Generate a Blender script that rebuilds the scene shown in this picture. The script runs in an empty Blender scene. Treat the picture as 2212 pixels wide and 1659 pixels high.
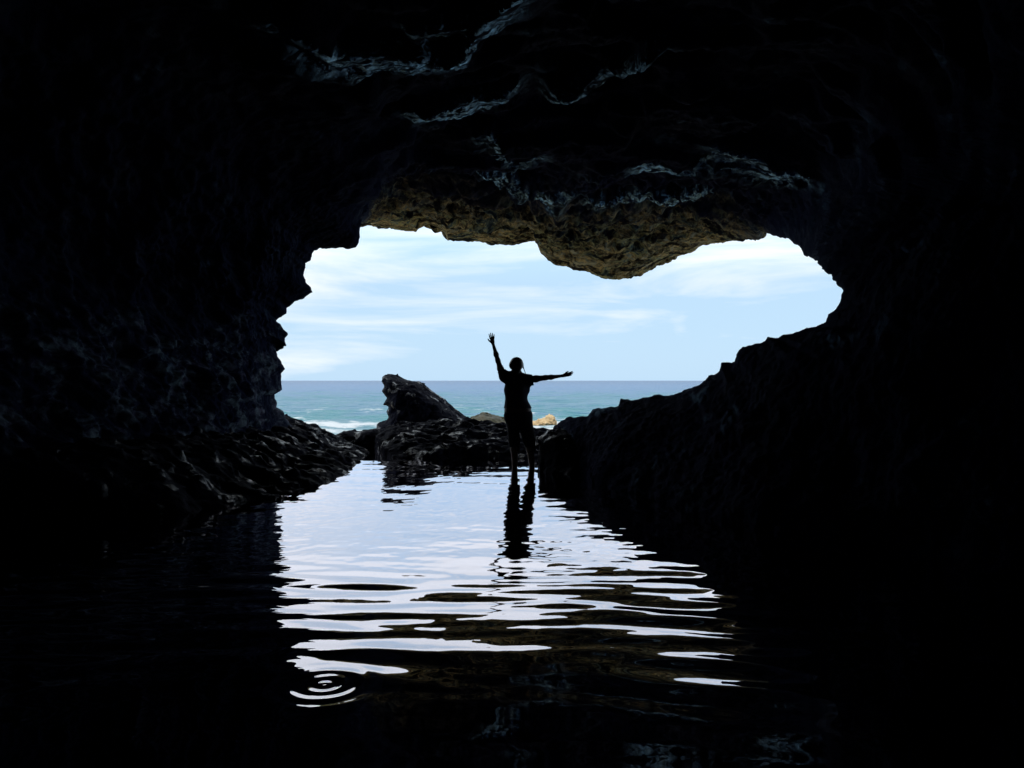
import bpy, math, numpy as np, openvdb
from mathutils import Vector

scene = bpy.context.scene
COL = scene.collection
rng = np.random.default_rng(7)

# ------------------------------------------------------------------ measured layout
# The photograph was taken about 1.26 m above the pool, looking level out to sea (+Y).
EYE = 1.26
PERSON_Y = 11.5
K = 5.871e-4


def P(u, v, y):
    """sight line -> point in metres at distance y"""
    return ((u - 1106.0) * K * y, y, EYE - (v - 822.0) * K * y)


# ------------------------------------------------------------------ noise
_perm = rng.permutation(256).astype(np.int32)
_perm = np.concatenate([_perm, _perm, _perm])
_grad = rng.normal(size=(256, 3)).astype(np.float32)
_grad /= np.linalg.norm(_grad, axis=1, keepdims=True)


def perlin(x, y, z):
    x = np.asarray(x, np.float32); y = np.asarray(y, np.float32); z = np.asarray(z, np.float32)
    x, y, z = np.broadcast_arrays(x, y, z)
    xi = np.floor(x).astype(np.int32); yi = np.floor(y).astype(np.int32); zi = np.floor(z).astype(np.int32)
    fx = x - xi; fy = y - yi; fz = z - zi
    xi &= 255; yi &= 255; zi &= 255
    ux = fx * fx * fx * (fx * (fx * 6 - 15) + 10)
    uy = fy * fy * fy * (fy * (fy * 6 - 15) + 10)
    uz = fz * fz * fz * (fz * (fz * 6 - 15) + 10)

    def c(dx, dy, dz):
        h = _perm[_perm[_perm[xi + dx] + yi + dy] + zi + dz]
        g = _grad[h]
        return g[..., 0] * (fx - dx) + g[..., 1] * (fy - dy) + g[..., 2] * (fz - dz)
    a = c(0, 0, 0); a += ux * (c(1, 0, 0) - a)
    b = c(0, 1, 0); b += ux * (c(1, 1, 0) - b)
    a += uy * (b - a)
    e = c(0, 0, 1); e += ux * (c(1, 0, 1) - e)
    b = c(0, 1, 1); b += ux * (c(1, 1, 1) - b)
    e += uy * (b - e)
    return 1.5 * (a + uz * (e - a))


def fbm(x, y, z, octv=4, gain=0.5):
    s = 0; a = 1.0; f = 1.0
    for i in range(octv):
        s = s + a * perlin(x * f + 17.3 * i, y * f + 5.1 * i, z * f + 9.7 * i)
        a *= gain; f *= 2.03
    return s


def ridged(x, y, z, octv=4, gain=0.5):
    s = 0; a = 1.0; f = 1.0
    for i in range(octv):
        n = 1.0 - np.abs(perlin(x * f + 31.7 * i, y * f + 3.3 * i, z * f + 11.9 * i)) * 2.0
        s = s + a * n
        a *= gain; f *= 2.1
    return s * 0.5


def sstep(a, b, x):
    t = np.clip((x - a) / (b - a), 0, 1)
    return t * t * (3 - 2 * t)


# ------------------------------------------------------------------ object helpers
def tag(o, label=None, cat=None, group=None, kind=None):
    if label: o['label'] = label
    if cat: o['category'] = cat
    if group: o['group'] = group
    if kind: o['kind'] = kind
    return o


def mesh_obj(name, verts, faces, mat, parent=None, smooth=True):
    verts = np.ascontiguousarray(verts, np.float32)
    faces = np.ascontiguousarray(faces, np.int32)
    n = faces.shape[1]
    me = bpy.data.meshes.new(name)
    me.vertices.add(len(verts)); me.vertices.foreach_set('co', verts.ravel())
    me.loops.add(faces.size); me.loops.foreach_set('vertex_index', faces.ravel())
    me.polygons.add(len(faces))
    me.polygons.foreach_set('loop_start', np.arange(0, faces.size, n, dtype=np.int32))
    me.polygons.foreach_set('use_smooth', np.full(len(faces), smooth))
    me.update(calc_edges=True); me.validate()
    me.materials.append(mat)
    o = bpy.data.objects.new(name, me)
    COL.objects.link(o)
    if parent: o.parent = parent
    return o


def grid_faces(nr, nc):
    i = np.arange(nr * nc).reshape(nr, nc)
    return np.stack([i[:-1, :-1], i[:-1, 1:], i[1:, 1:], i[1:, :-1]], -1).reshape(-1, 4)


def sdf_mesh(d, lo, h):
    """closed surface of the solid d<0 sampled on a grid"""
    g = openvdb.FloatGrid(1.0)
    g.copyFromArray(np.ascontiguousarray(d, np.float32))
    v, q = g.convertToQuads(0.0)
    return v * h + np.asarray(lo, np.float32), q


def relocate(o, loc):
    """put the origin at loc without moving the mesh"""
    me = o.data
    co = np.empty(len(me.vertices) * 3, np.float32); me.vertices.foreach_get('co', co)
    co = co.reshape(-1, 3) - np.asarray(loc, np.float32)
    me.vertices.foreach_set('co', co.ravel()); me.update()
    o.location = loc
    return o


# ------------------------------------------------------------------ materials
def new_mat(name):
    m = bpy.data.materials.new(name); m.use_nodes = True
    nt = m.node_tree; nt.nodes.clear()
    out = nt.nodes.new('ShaderNodeOutputMaterial')
    return m, nt, out


def N(nt, t, **kw):
    n = nt.nodes.new(t)
    for k, v in kw.items():
        if k.startswith('i_'): n.inputs[k[2:].replace('_', ' ')].default_value = v
        else: setattr(n, k, v)
    return n


def ramp(nt, fac, stops, interp='LINEAR'):
    r = nt.nodes.new('ShaderNodeValToRGB'); r.color_ramp.interpolation = interp
    el = r.color_ramp.elements
    while len(el) > 1: el.remove(el[-1])
    el[0].position, el[0].color = stops[0][0], (*stops[0][1], 1)
    for p, c in stops[1:]:
        e = el.new(p); e.color = (*c, 1)
    nt.links.new(fac, r.inputs[0])
    return r.outputs[0]


def noise_node(nt, vec, scale, detail=6, rough=0.6, dist=0.0):
    n = N(nt, 'ShaderNodeTexNoise')
    n.inputs['Scale'].default_value = scale; n.inputs['Detail'].default_value = detail
    n.inputs['Roughness'].default_value = rough; n.inputs['Distortion'].default_value = dist
    nt.links.new(vec, n.inputs['Vector'])
    return n.outputs['Fac']


def mixc(nt, fac, a, b):
    m = N(nt, 'ShaderNodeMix', data_type='RGBA')
    for s, v in ((m.inputs[0], fac), (m.inputs[6], a), (m.inputs[7], b)):
        if isinstance(v, (int, float)): s.default_value = v
        elif isinstance(v, tuple): s.default_value = (*v, 1)
        else: nt.links.new(v, s)
    return m.outputs[2]


def mathn(nt, op, a, b=None, clamp=False):
    m = N(nt, 'ShaderNodeMath', operation=op); m.use_clamp = clamp
    for i, v in enumerate((a, b)):
        if v is None: continue
        if isinstance(v, (int, float)): m.inputs[i].default_value = v
        else: nt.links.new(v, m.inputs[i])
    return m.outputs[0]


def rock_mat(name, cols, rough=(0.3, 0.6), bump=0.5, scale=1.0, spec=0.5, coat=0.0, coat_rough=0.25, coat_ior=1.5, wet=(0.5, 0.6), wet_scale=0.6, brow=None):
    """wet or dry limestone: blotched colour, pitted bump, a film of water in patches; brow = colours of the dry weathered rock at the mouth"""
    m, nt, out = new_mat(name)
    geo = N(nt, 'ShaderNodeNewGeometry'); pos = geo.outputs['Position']
    n1 = noise_node(nt, pos, 1.3 * scale, 7, 0.62, 0.4)
    n2 = noise_node(nt, pos, 5.0 * scale, 6, 0.65, 0.2)
    n3 = noise_node(nt, pos, 22.0 * scale, 5, 0.7)
    vo = N(nt, 'ShaderNodeTexVoronoi', feature='F1'); vo.inputs['Scale'].default_value = 7.0 * scale
    wv = N(nt, 'ShaderNodeMix', data_type='RGBA', blend_type='ADD'); wv.inputs[0].default_value = 0.35
    nz = N(nt, 'ShaderNodeTexNoise'); nz.inputs['Scale'].default_value = 3.0 * scale; nt.links.new(pos, nz.inputs['Vector'])
    nt.links.new(pos, wv.inputs[6]); nt.links.new(nz.outputs['Color'], wv.inputs[7]); nt.links.new(wv.outputs[2], vo.inputs['Vector'])
    pits = vo.outputs['Distance']
    f = mathn(nt, 'ADD', mathn(nt, 'MULTIPLY', n1, 0.55), mathn(nt, 'MULTIPLY', n2, 0.45))
    st = [(0.36 + 0.26 * i / (len(cols) - 1), c) for i, c in enumerate(cols)]
    col = ramp(nt, f, st)
    rg = N(nt, 'ShaderNodeMapRange'); nt.links.new(n2, rg.inputs[0])
    rg.inputs[1].default_value = 0.3; rg.inputs[2].default_value = 0.7
    rg.inputs[3].default_value, rg.inputs[4].default_value = rough
    rough_out = rg.outputs[0]
    p = N(nt, 'ShaderNodeBsdfPrincipled')
    p.inputs['Specular IOR Level'].default_value = spec
    p.inputs['Coat Roughness'].default_value = coat_rough
    p.inputs['Coat IOR'].default_value = coat_ior
    p.inputs['Coat Tint'].default_value = (0.58, 0.85, 1.0, 1)
    nw = noise_node(nt, pos, wet_scale, 4, 0.6, 0.5)
    mw = N(nt, 'ShaderNodeMapRange', interpolation_type='SMOOTHSTEP'); nt.links.new(nw, mw.inputs[0])
    mw.inputs[1].default_value, mw.inputs[2].default_value = wet; mw.inputs[3].default_value = 0.0; mw.inputs[4].default_value = coat
    film = mw.outputs[0]
    if brow:                                     # water gathers on the hanging lips of the roof
        da = N(nt, 'ShaderNodeAttribute', attribute_name='drip_wetness')
        ms = N(nt, 'ShaderNodeMapping'); ms.inputs['Scale'].default_value = (2.6, 9.0, 9.0); nt.links.new(pos, ms.inputs[0])
        streak = noise_node(nt, ms.outputs[0], 1.0, 6, 0.7, 1.2)
        film = mathn(nt, 'MAXIMUM', film, mathn(nt, 'MULTIPLY', da.outputs['Fac'], mathn(nt, 'MULTIPLY', mathn(nt, 'SUBTRACT', streak, 0.45, True), 7.0, True)))
    if brow:
        sx = N(nt, 'ShaderNodeSeparateXYZ'); nt.links.new(pos, sx.inputs[0])
        ny = mathn(nt, 'ADD', sx.outputs[1], mathn(nt, 'MULTIPLY', mathn(nt, 'SUBTRACT', n1, 0.5), 4.5))
        my = N(nt, 'ShaderNodeMapRange', interpolation_type='SMOOTHSTEP'); nt.links.new(ny, my.inputs[0])
        my.inputs[1].default_value = brow['y'][0]; my.inputs[2].default_value = brow['y'][1]
        mz = N(nt, 'ShaderNodeMapRange', interpolation_type='SMOOTHSTEP'); nt.links.new(sx.outputs[2], mz.inputs[0])
        mz.inputs[1].default_value = 2.6; mz.inputs[2].default_value = 3.2
        mk = mathn(nt, 'MULTIPLY', my.outputs[0], mz.outputs[0])
        n4 = noise_node(nt, pos, 1.5, 8, 0.68, 1.1)
        n6 = noise_node(nt, pos, 1.7, 7, 0.64, 1.0)
        dry = ramp(nt, n4, [(0.37 + 0.26 * i / (len(brow['cols']) - 1), c) for i, c in enumerate(brow['cols'])])
        hollow_shade = mathn(nt, 'ADD', mathn(nt, 'MULTIPLY', n6, 0.7), mathn(nt, 'MULTIPLY', n2, 0.3))
        # light on the lower left wall, painted in as pale colour patches
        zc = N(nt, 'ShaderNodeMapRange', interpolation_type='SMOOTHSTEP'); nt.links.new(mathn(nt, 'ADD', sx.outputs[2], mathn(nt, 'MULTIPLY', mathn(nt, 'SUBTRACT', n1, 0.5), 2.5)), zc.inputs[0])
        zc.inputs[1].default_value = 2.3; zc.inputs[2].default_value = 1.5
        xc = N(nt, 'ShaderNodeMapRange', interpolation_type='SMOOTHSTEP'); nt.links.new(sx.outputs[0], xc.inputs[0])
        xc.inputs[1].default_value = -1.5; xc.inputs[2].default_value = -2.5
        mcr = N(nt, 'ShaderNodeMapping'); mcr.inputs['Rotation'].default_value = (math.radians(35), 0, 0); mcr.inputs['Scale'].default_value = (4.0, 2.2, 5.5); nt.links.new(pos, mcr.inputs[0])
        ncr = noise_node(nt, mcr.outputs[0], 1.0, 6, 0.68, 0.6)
        lit_patches = ramp(nt, ncr, [(0.50, (0, 0, 0)), (0.62, (1, 1, 1))])
        col = mixc(nt, mathn(nt, 'MULTIPLY', mathn(nt, 'MULTIPLY', zc.outputs[0], xc.outputs[0]), lit_patches), col, ramp(nt, n2, [(0.40, (0.10, 0.09, 0.14)), (0.60, (0.17, 0.22, 0.25))]))
        dark = ramp(nt, hollow_shade, [(0.45, (0.05, 0.05, 0.07)), (0.55, (1, 1, 1))])  # shade of hollows painted into the brow colour as dark patches
        mm = N(nt, 'ShaderNodeMix', data_type='RGBA', blend_type='MULTIPLY'); mm.inputs[0].default_value = 1
        nt.links.new(dry, mm.inputs[6]); nt.links.new(dark, mm.inputs[7])
        col = mixc(nt, mk, col, mm.outputs[2])
        rr = N(nt, 'ShaderNodeMix'); nt.links.new(mk, rr.inputs[0]); nt.links.new(rough_out, rr.inputs[2]); rr.inputs[3].default_value = 0.9
        rough_out = rr.outputs[0]
        film = mathn(nt, 'MULTIPLY', mathn(nt, 'SUBTRACT', 1.0, mathn(nt, 'MULTIPLY', mk, 0.6)), film)
    nt.links.new(film, p.inputs['Coat Weight'])
    nt.links.new(col, p.inputs['Base Color']); nt.links.new(rough_out, p.inputs['Roughness'])
    h = mathn(nt, 'ADD', mathn(nt, 'ADD', mathn(nt, 'MULTIPLY', n2, 0.6), mathn(nt, 'MULTIPLY', n3, 0.45)), mathn(nt, 'MULTIPLY', pits, 0.5))
    b = N(nt, 'ShaderNodeBump'); b.inputs['Strength'].default_value = bump; b.inputs['Distance'].default_value = 0.05
    nt.links.new(h, b.inputs['Height']); nt.links.new(b.outputs[0], p.inputs['Normal'])
    nt.links.new(b.outputs[0], p.inputs['Coat Normal'])
    if brow:                                     # glossy film where the lips drip, tinted blue to colour the glints
        p.inputs['Coat Weight'].default_value = 0
        for l in list(p.inputs['Coat Weight'].links): nt.links.remove(l)
        gl = N(nt, 'ShaderNodeBsdfGlossy'); gl.inputs['Color'].default_value = (0.40, 0.70, 0.95, 1); gl.inputs['Roughness'].default_value = coat_rough
        nt.links.new(b.outputs[0], gl.inputs['Normal'])
        mxs = N(nt, 'ShaderNodeMixShader'); nt.links.new(mathn(nt, 'MULTIPLY', film, 0.60), mxs.inputs[0])
        nt.links.new(p.outputs[0], mxs.inputs[1]); nt.links.new(gl.outputs[0], mxs.inputs[2])
        nt.links.new(mxs.outputs[0], out.inputs[0])
    else:
        nt.links.new(p.outputs[0], out.inputs[0])
    return m


def plain_mat(name, col, rough=0.7, var=0.25, scale=12.0, spec=0.3, bump=0.15):
    m, nt, out = new_mat(name)
    tc = N(nt, 'ShaderNodeTexCoord')
    n = noise_node(nt, tc.outputs['Object'], scale, 5, 0.6)
    c0 = tuple(c * (1 - var) for c in col); c1 = tuple(min(1, c * (1 + var)) for c in col)
    p = N(nt, 'ShaderNodeBsdfPrincipled'); p.inputs['Roughness'].default_value = rough
    p.inputs['Specular IOR Level'].default_value = spec
    nt.links.new(ramp(nt, n, [(0.3, c0), (0.7, c1)]), p.inputs['Base Color'])
    b = N(nt, 'ShaderNodeBump'); b.inputs['Strength'].default_value = bump; b.inputs['Distance'].default_value = 0.01
    nt.links.new(n, b.inputs['Height']); nt.links.new(b.outputs[0], p.inputs['Normal'])
    nt.links.new(p.outputs[0], out.inputs[0])
    return m


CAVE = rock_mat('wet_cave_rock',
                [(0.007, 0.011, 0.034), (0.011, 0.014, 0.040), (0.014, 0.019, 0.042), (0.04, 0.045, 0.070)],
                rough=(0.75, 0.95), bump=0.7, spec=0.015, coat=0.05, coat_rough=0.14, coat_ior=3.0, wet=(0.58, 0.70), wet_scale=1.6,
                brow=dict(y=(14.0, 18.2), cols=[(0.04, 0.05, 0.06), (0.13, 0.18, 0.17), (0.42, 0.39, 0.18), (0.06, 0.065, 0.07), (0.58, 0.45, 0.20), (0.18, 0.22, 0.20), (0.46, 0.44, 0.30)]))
WETROCK = rock_mat('wet_black_rock',
                   [(0.004, 0.005, 0.012), (0.006, 0.007, 0.016), (0.008, 0.009, 0.020), (0.016, 0.017, 0.030)],
                   rough=(0.7, 0.9), bump=0.9, scale=1.3, spec=0.03, coat=0.75, coat_rough=0.13, coat_ior=1.6, wet=(0.55, 0.63), wet_scale=3.6)
SHORE = rock_mat('pale_shore_rock',
                 [(0.14, 0.11, 0.07), (0.26, 0.20, 0.12), (0.36, 0.29, 0.18)], rough=(0.7, 0.95), bump=0.6, scale=0.5, spec=0.2)
MOSSY = rock_mat('mossy_shore_rock',
                 [(0.03, 0.03, 0.02), (0.09, 0.08, 0.045), (0.16, 0.13, 0.08)], rough=(0.6, 0.9), bump=0.6, scale=1.5, spec=0.25)
TAN = rock_mat('sunlit_tan_rock',
               [(0.13, 0.09, 0.05), (0.27, 0.19, 0.10), (0.36, 0.27, 0.16)], rough=(0.7, 0.95), bump=0.6, scale=0.8, spec=0.2)
BED = rock_mat('pool_bed_rock',
               [(0.006, 0.006, 0.007), (0.015, 0.013, 0.012), (0.026, 0.022, 0.019)], rough=(0.7, 0.95), bump=0.6, scale=1.2, spec=0.2)

# ------------------------------------------------------------------ the cave shell
# mouth outline: (u, v, distance)
MOUTH = [
    (665, 1025, 13, 'a'), (660, 960, 13), (643, 932, 13), (630, 923, 13), (617, 906, 12.95), (609, 888, 12.9), (595, 882, 12.9),
    (598, 869, 12.9), (592.5, 851, 12.9), (609, 841, 12.9), (607, 822, 12.85), (607.4, 807, 12.8), (617.5, 796, 12.8), (609, 783, 12.8),
    (599, 768, 12.7), (597.3, 747, 12.7, 'a'), (617.5, 745, 12.6), (616, 727, 12.6), (622.4, 720, 12.6), (615, 712, 12.6), (605.6, 706, 12.6),
    (595, 695, 12.6), (605.6, 684, 12.5), (618.6, 676, 12.5), (618.6, 664, 12.5), (630, 656, 12.4), (639, 648, 12.4), (658, 641, 12.4),
    (675.7, 629.6, 12.3, 'a'), (671, 618.5, 12.3), (661.6, 611, 12.2), (656, 594, 12.2), (659.7, 581, 12.1), (658.6, 568, 12.1), (670, 564, 12.1),
    (676.5, 553, 12.0), (679.5, 542, 12.0, 'a'), (691, 537, 12.0), (730, 533, 12.0), (769.8, 529, 12.0), (775.4, 521, 12.0, 'a'), (774, 500, 12.1),
    (772.8, 478, 12.3), (792, 481, 16.0, 'a'), (822, 483, 16.6), (841, 491.5, 17), (870, 496, 17), (900.5, 499.7, 17), (908, 489.7, 17),
    (923, 483.3, 17), (941.5, 487.8, 17), (960, 502.7, 17), (967.7, 517.7, 17, 'a'), (990, 519.5, 17), (1027, 519.5, 17), (1072, 527, 17),
    (1109.5, 529, 17), (1143, 521, 17), (1158, 521, 17), (1165, 538, 17), (1168, 547, 17), (1201, 570.7, 17), (1222.7, 572.5, 17),
    (1237, 580, 17), (1273.5, 585, 17), (1295, 594, 17), (1328, 599.7, 17, 'a'), (1353, 596, 17), (1382, 587, 17), (1411, 572.5, 17),
    (1455, 552.6, 16.9), (1491, 541.7, 16.7), (1512.8, 529, 16.5, 'a'), (1549, 524.6, 16.2), (1574, 520, 15.8), (1621.6, 512.7, 15.1), (1632.5, 511, 14.9),
    (1645, 498, 14.7), (1668.7, 504, 14.2), (1708.6, 512.7, 13.5, 'a'), (1723, 527, 13), (1737.6, 541.7, 12.4), (1752, 550, 11.8), (1766.6, 557, 9.5),
    (1777.5, 574, 8.6), (1799, 592.5, 8.0), (1824.6, 616, 7.4), (1827, 625, 7.3, 'a'), (1820, 649, 7.3), (1806.5, 670, 7.4), (1792, 677.7, 7.5),
    (1787, 694, 7.6), (1766.6, 708.5, 7.7), (1745, 712, 7.8), (1716, 722, 8.0), (1690.5, 724, 8.1), (1681.4, 732, 8.2), (1657.8, 729, 8.3),
    (1652.4, 739, 8.3), (1632.5, 744.7, 8.4), (1603.5, 752, 8.6), (1594.4, 764.7, 8.6), (1587, 783, 8.7, 'a'), (1576, 788, 8.8), (1558, 788, 8.9),
    (1554.5, 801, 9.0), (1538, 811, 9.1), (1527, 813.6, 9.2), (1512.8, 826, 9.3), (1484, 839, 9.6), (1458.4, 851.7, 9.8), (1440, 855, 10.0),
    (1411, 854.6, 10.2), (1400, 859, 10.3), (1368, 862.6, 10.5), (1348, 860, 10.7), (1338, 860.8, 10.8, 'a'), (1334.4, 877, 10.8), (1309.7, 880, 11.0),
    (1280.7, 888, 11.2), (1270, 899, 11.3), (1230, 901.7, 11.6), (1212, 909.7, 11.8), (1197, 926, 12.0), (1182, 970, 12.1), (1165, 1025, 12.2, 'a')]
mp = np.array([P(m[0], m[1], m[2] if m[2] < 13.5 else 13.5 + (m[2] - 13.5) * 1.7) for m in MOUTH])
muv = np.array([m[:2] for m in MOUTH], float)
anch = [i for i, m in enumerate(MOUTH) if len(m) > 3]
NA = len(anch)
seg_n = []
M_ring = []
for s in range(NA - 1):
    i0, i1 = anch[s], anch[s + 1]
    d = np.concatenate([[0], np.cumsum(np.linalg.norm(np.diff(muv[i0:i1 + 1], axis=0), axis=1))])
    n = max(14, int(d[-1] * 0.5))
    seg_n.append(n)
    t = np.linspace(0, d[-1], n, endpoint=False)
    M_ring.append(np.stack([np.interp(t, d, mp[i0:i1 + 1, k]) for k in range(3)], -1))
M_ring.append(mp[-1:])
M_ring = np.concatenate(M_ring)
NT = len(M_ring)


def catmull(p, t):
    """p (n,...) control points, t in [0,n-1]"""
    n = len(p)
    i = np.clip(np.floor(t).astype(int), 0, n - 2); f = t - i
    p0 = p[np.maximum(i - 1, 0)]; p1 = p[i]; p2 = p[i + 1]; p3 = p[np.minimum(i + 2, n - 1)]
    sh = (len(t),) + (1,) * (p.ndim - 1); f = f.reshape(sh)
    return 0.5 * ((2 * p1) + (-p0 + p2) * f + (2 * p0 - 5 * p1 + 4 * p2 - p3) * f ** 2 + (-p0 + 3 * p1 - 3 * p2 + p3) * f ** 3)


ring_t = np.concatenate([s + np.linspace(0, 1, n, endpoint=False) for s, n in enumerate(seg_n)] + [[NA - 1]])
# anchors:   left base, left mid, left high, block left, block corner, brow start, brow notch, brow lowest, brow right, roof notch, right tip, slope mid, slope low, slope end
INNER = [
    [(-3.75, 11.5, -.7), (-3.95, 11.6, 1.9), (-3.5, 11.2, 2.8), (-3.1, 11.1, 3.35), (-2.35, 11.1, 3.75), (-2.35, 14.8, 4.8), (-1.4, 15.9, 4.95), (2.1, 15.9, 4.66), (3.7, 14.9, 4.6), (4.4, 11.4, 4.15), (3.3, 6.0, 2.2), (2.45, 7.4, .95), (1.35, 9.7, .5), (.65, 10.8, -.7)],
    [(-3.9, 10, -.7), (-4.2, 10, 1.7), (-3.9, 9.8, 2.8), (-3.2, 9.8, 3.6), (-1.95, 9.8, 4.1), (-1.5, 11.7, 4.7), (-.6, 12, 4.7), (1.5, 12, 4.6), (2.9, 11.5, 4.5), (3.8, 9.3, 4.25), (3.6, 5.2, 2.3), (2.8, 6.0, .75), (1.7, 8.2, .25), (1.1, 8.4, -.7)],
    [(-4.2, 8, -.7), (-4.6, 8, 1.6), (-4.4, 8, 2.9), (-3.5, 8, 3.85), (-2.1, 8.3, 4.25), (-1.0, 9.4, 4.5), (-.2, 9.6, 4.55), (1.2, 9.5, 4.6), (2.5, 9.0, 4.5), (3.5, 7.4, 4.2), (4.0, 4.2, 2.4), (3.3, 4.8, .65), (2.4, 6.4, .15), (2.1, 6.3, -.7)],
    [(-4.6, 6, -.7), (-5.0, 6, 1.5), (-4.8, 6, 3), (-3.8, 6, 4), (-2.4, 6.3, 4.4), (-1, 7, 4.4), (0, 7, 4.4), (1.2, 7, 4.4), (2.5, 6.5, 4.4), (3.6, 5.4, 4.1), (4.4, 3, 2.4), (4.0, 3.4, .65), (3.5, 4.6, .1), (3.3, 4.6, -.7)],
    [(-4.9, 3.5, -.7), (-5.2, 3.5, 1.5), (-5.0, 3.5, 3), (-4, 3.5, 4), (-2.5, 3.6, 4.3), (-1, 4, 4.2), (0, 4, 4.2), (1.2, 4, 4.2), (2.6, 3.6, 4.2), (3.8, 3.2, 3.9), (4.7, 1.6, 2.4), (4.6, 1.8, .7), (4.4, 2.6, .1), (4.3, 2.6, -.7)],
    [(-4.7, 0, -.7), (-5.0, 0, 1.5), (-4.8, 0, 2.8), (-3.8, 0, 3.6), (-2.5, 0, 3.9), (-1, 0, 3.9), (0, 0, 3.9), (1.2, 0, 3.9), (2.6, 0, 3.8), (3.8, -.2, 3.4), (4.8, -.4, 2.2), (4.9, -.4, .7), (4.8, 0, .1), (4.7, 0, -.7)],
    [(-3.2, -3, -.7), (-3.4, -3, 1.2), (-3.2, -3, 2.1), (-2.6, -3, 2.8), (-1.8, -3, 3.1), (-.8, -3, 3.1), (0, -3, 3.1), (.9, -3, 3.1), (1.8, -3, 3.0), (2.6, -3, 2.6), (3.2, -3, 1.7), (3.3, -3, .7), (3.3, -3, .1), (3.2, -3, -.7)],
    [(-.1 + .015 * i, -4.2, .4) for i in range(NA)],
]
ctr = np.array([0.3, 0, 2.2])
out_dir = M_ring - ctr; out_dir[:, 1] = 0
ker = np.ones(61) / 61
od = np.stack([np.convolve(np.pad(out_dir[:, k], 30, mode='edge'), ker, 'valid') for k in range(3)], -1)
od /= np.linalg.norm(od, axis=1, keepdims=True)
yv = np.array([0, 1, 0])
ysm = np.convolve(np.pad(M_ring[:, 1], 30, mode='edge'), ker, 'valid')[:, None]
M_soft = M_ring.copy(); M_soft[:, 1:2] = ysm
rings = [M_soft + od * 4.2 + yv * 3.2, M_soft + od * 1.7 + yv * 1.3, M_ring + od * 0.42 + yv * 0.28, M_ring]
for r in INNER:
    assert len(r) == NA, len(r)
    rings.append(catmull(np.array(r, float), ring_t))
rings = np.array(rings)
rows_per = [14, 22, 30, 130, 100, 90, 70, 36, 22, 14, 10]
rt = np.concatenate([s + np.linspace(0, 1, n, endpoint=False) for s, n in enumerate(rows_per)] + [[len(rows_per)]])
# straight blend between mouth outline and the first inner ring so the outline does not overshoot
S = catmull(rings, rt)
lin = (rt >= 2) & (rt <= 3)
NR = len(rt)


def normals(g):
    du = np.gradient(g, axis=0); dv = np.gradient(g, axis=1)
    n = np.cross(du, dv)
    return n / (np.linalg.norm(n, axis=-1, keepdims=True) + 1e-9)


nrm = normals(S)
# make the normals point into the cave
mid = S[NR // 2, NT // 2]; 
if np.dot(nrm[NR // 2, NT // 2], np.array([0, 7, 1.5]) - mid) < 0: nrm = -nrm
for _ in range(6):
    nrm[1:-1] = (nrm[:-2] + nrm[1:-1] + nrm[2:]) / 3
    nrm[:, 1:-1] = (nrm[:, :-2] + nrm[:, 1:-1] + nrm[:, 2:]) / 3
nrm /= np.linalg.norm(nrm, axis=-1, keepdims=True) + 1e-9
x, y, z = S[..., 0], S[..., 1], S[..., 2]
away = sstep(0.0, 0.75, np.abs(rt - 3.0))[:, None]          # 0 on the lip itself
tt = ring_t[None, :]
left = 1 - sstep(2.2, 4.0, tt); roof = sstep(3.2, 4.6, tt) * (1 - sstep(9.2, 10.2, tt)); right = sstep(9.2, 10.2, tt)
warp = 0.5 * fbm(x * .6 + 3, y * .6, z * .6, 2)
# roof: stepped ledges hanging lower towards the sea, broken by pits
hgt = fbm(x * 0.34 + 5.2 + warp * .5, y * 0.50 + 1.7, z * 0.3, 3) * 2.4
st = np.floor(hgt) + sstep(0.62, 0.98, hgt - np.floor(hgt))
d_roof = 0.20 * st + 0.12 * fbm(x * .8, y * .8, z * .8, 3) + 0.10 * (ridged(x * 1.1, y * 1.5, z * 1.1, 4) - .6)
# left wall: slanting ribs and knobs
q1 = y * 0.55 + z * 0.85; q2 = -y * 0.85 + z * 0.55
d_left = 0.26 * fbm(x * .5, q1 * .8, q2 * .35, 3) + 0.22 * (ridged(x * 1.2, q1 * 1.7, q2 * .8, 4) - .6) + 0.08 * fbm(x * 4, q1 * 5, q2 * 3, 4)
d_right = 0.20 * fbm(x * .6, y * .6, z * .6, 3) + 0.08 * (ridged(x * 1.3, y * 1.3, z * 1.3, 4) - .6)
d_low = left * d_left + roof * d_roof + right * d_right
fine = 0.035 * fbm(x * 4.5, y * 4.5, z * 4.5, 3) + 0.016 * fbm(x * 14, y * 14, z * 14, 2)
lip = 0.030 * fbm(x * 3.5 + 9, y * 1.5, z * 3.5, 3) + 0.018 * (ridged(x * 8, y * 4, z * 8, 2) - .6)
brow_knob = sstep(11.5, 14, y) * sstep(2.8, 3.4, z) * (0.12 * fbm(x * 1.7, y * 1.7, z * 1.7, 2) + 0.12 * (ridged(x * 2.0, y * 2.0, z * 2.0, 3) - .7) + 0.07 * fbm(x * 4.5, y * 4.5, z * 4.5, 3))
deep = sstep(0.1, 1.5, np.abs(rt - 3.0))[:, None]
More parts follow.
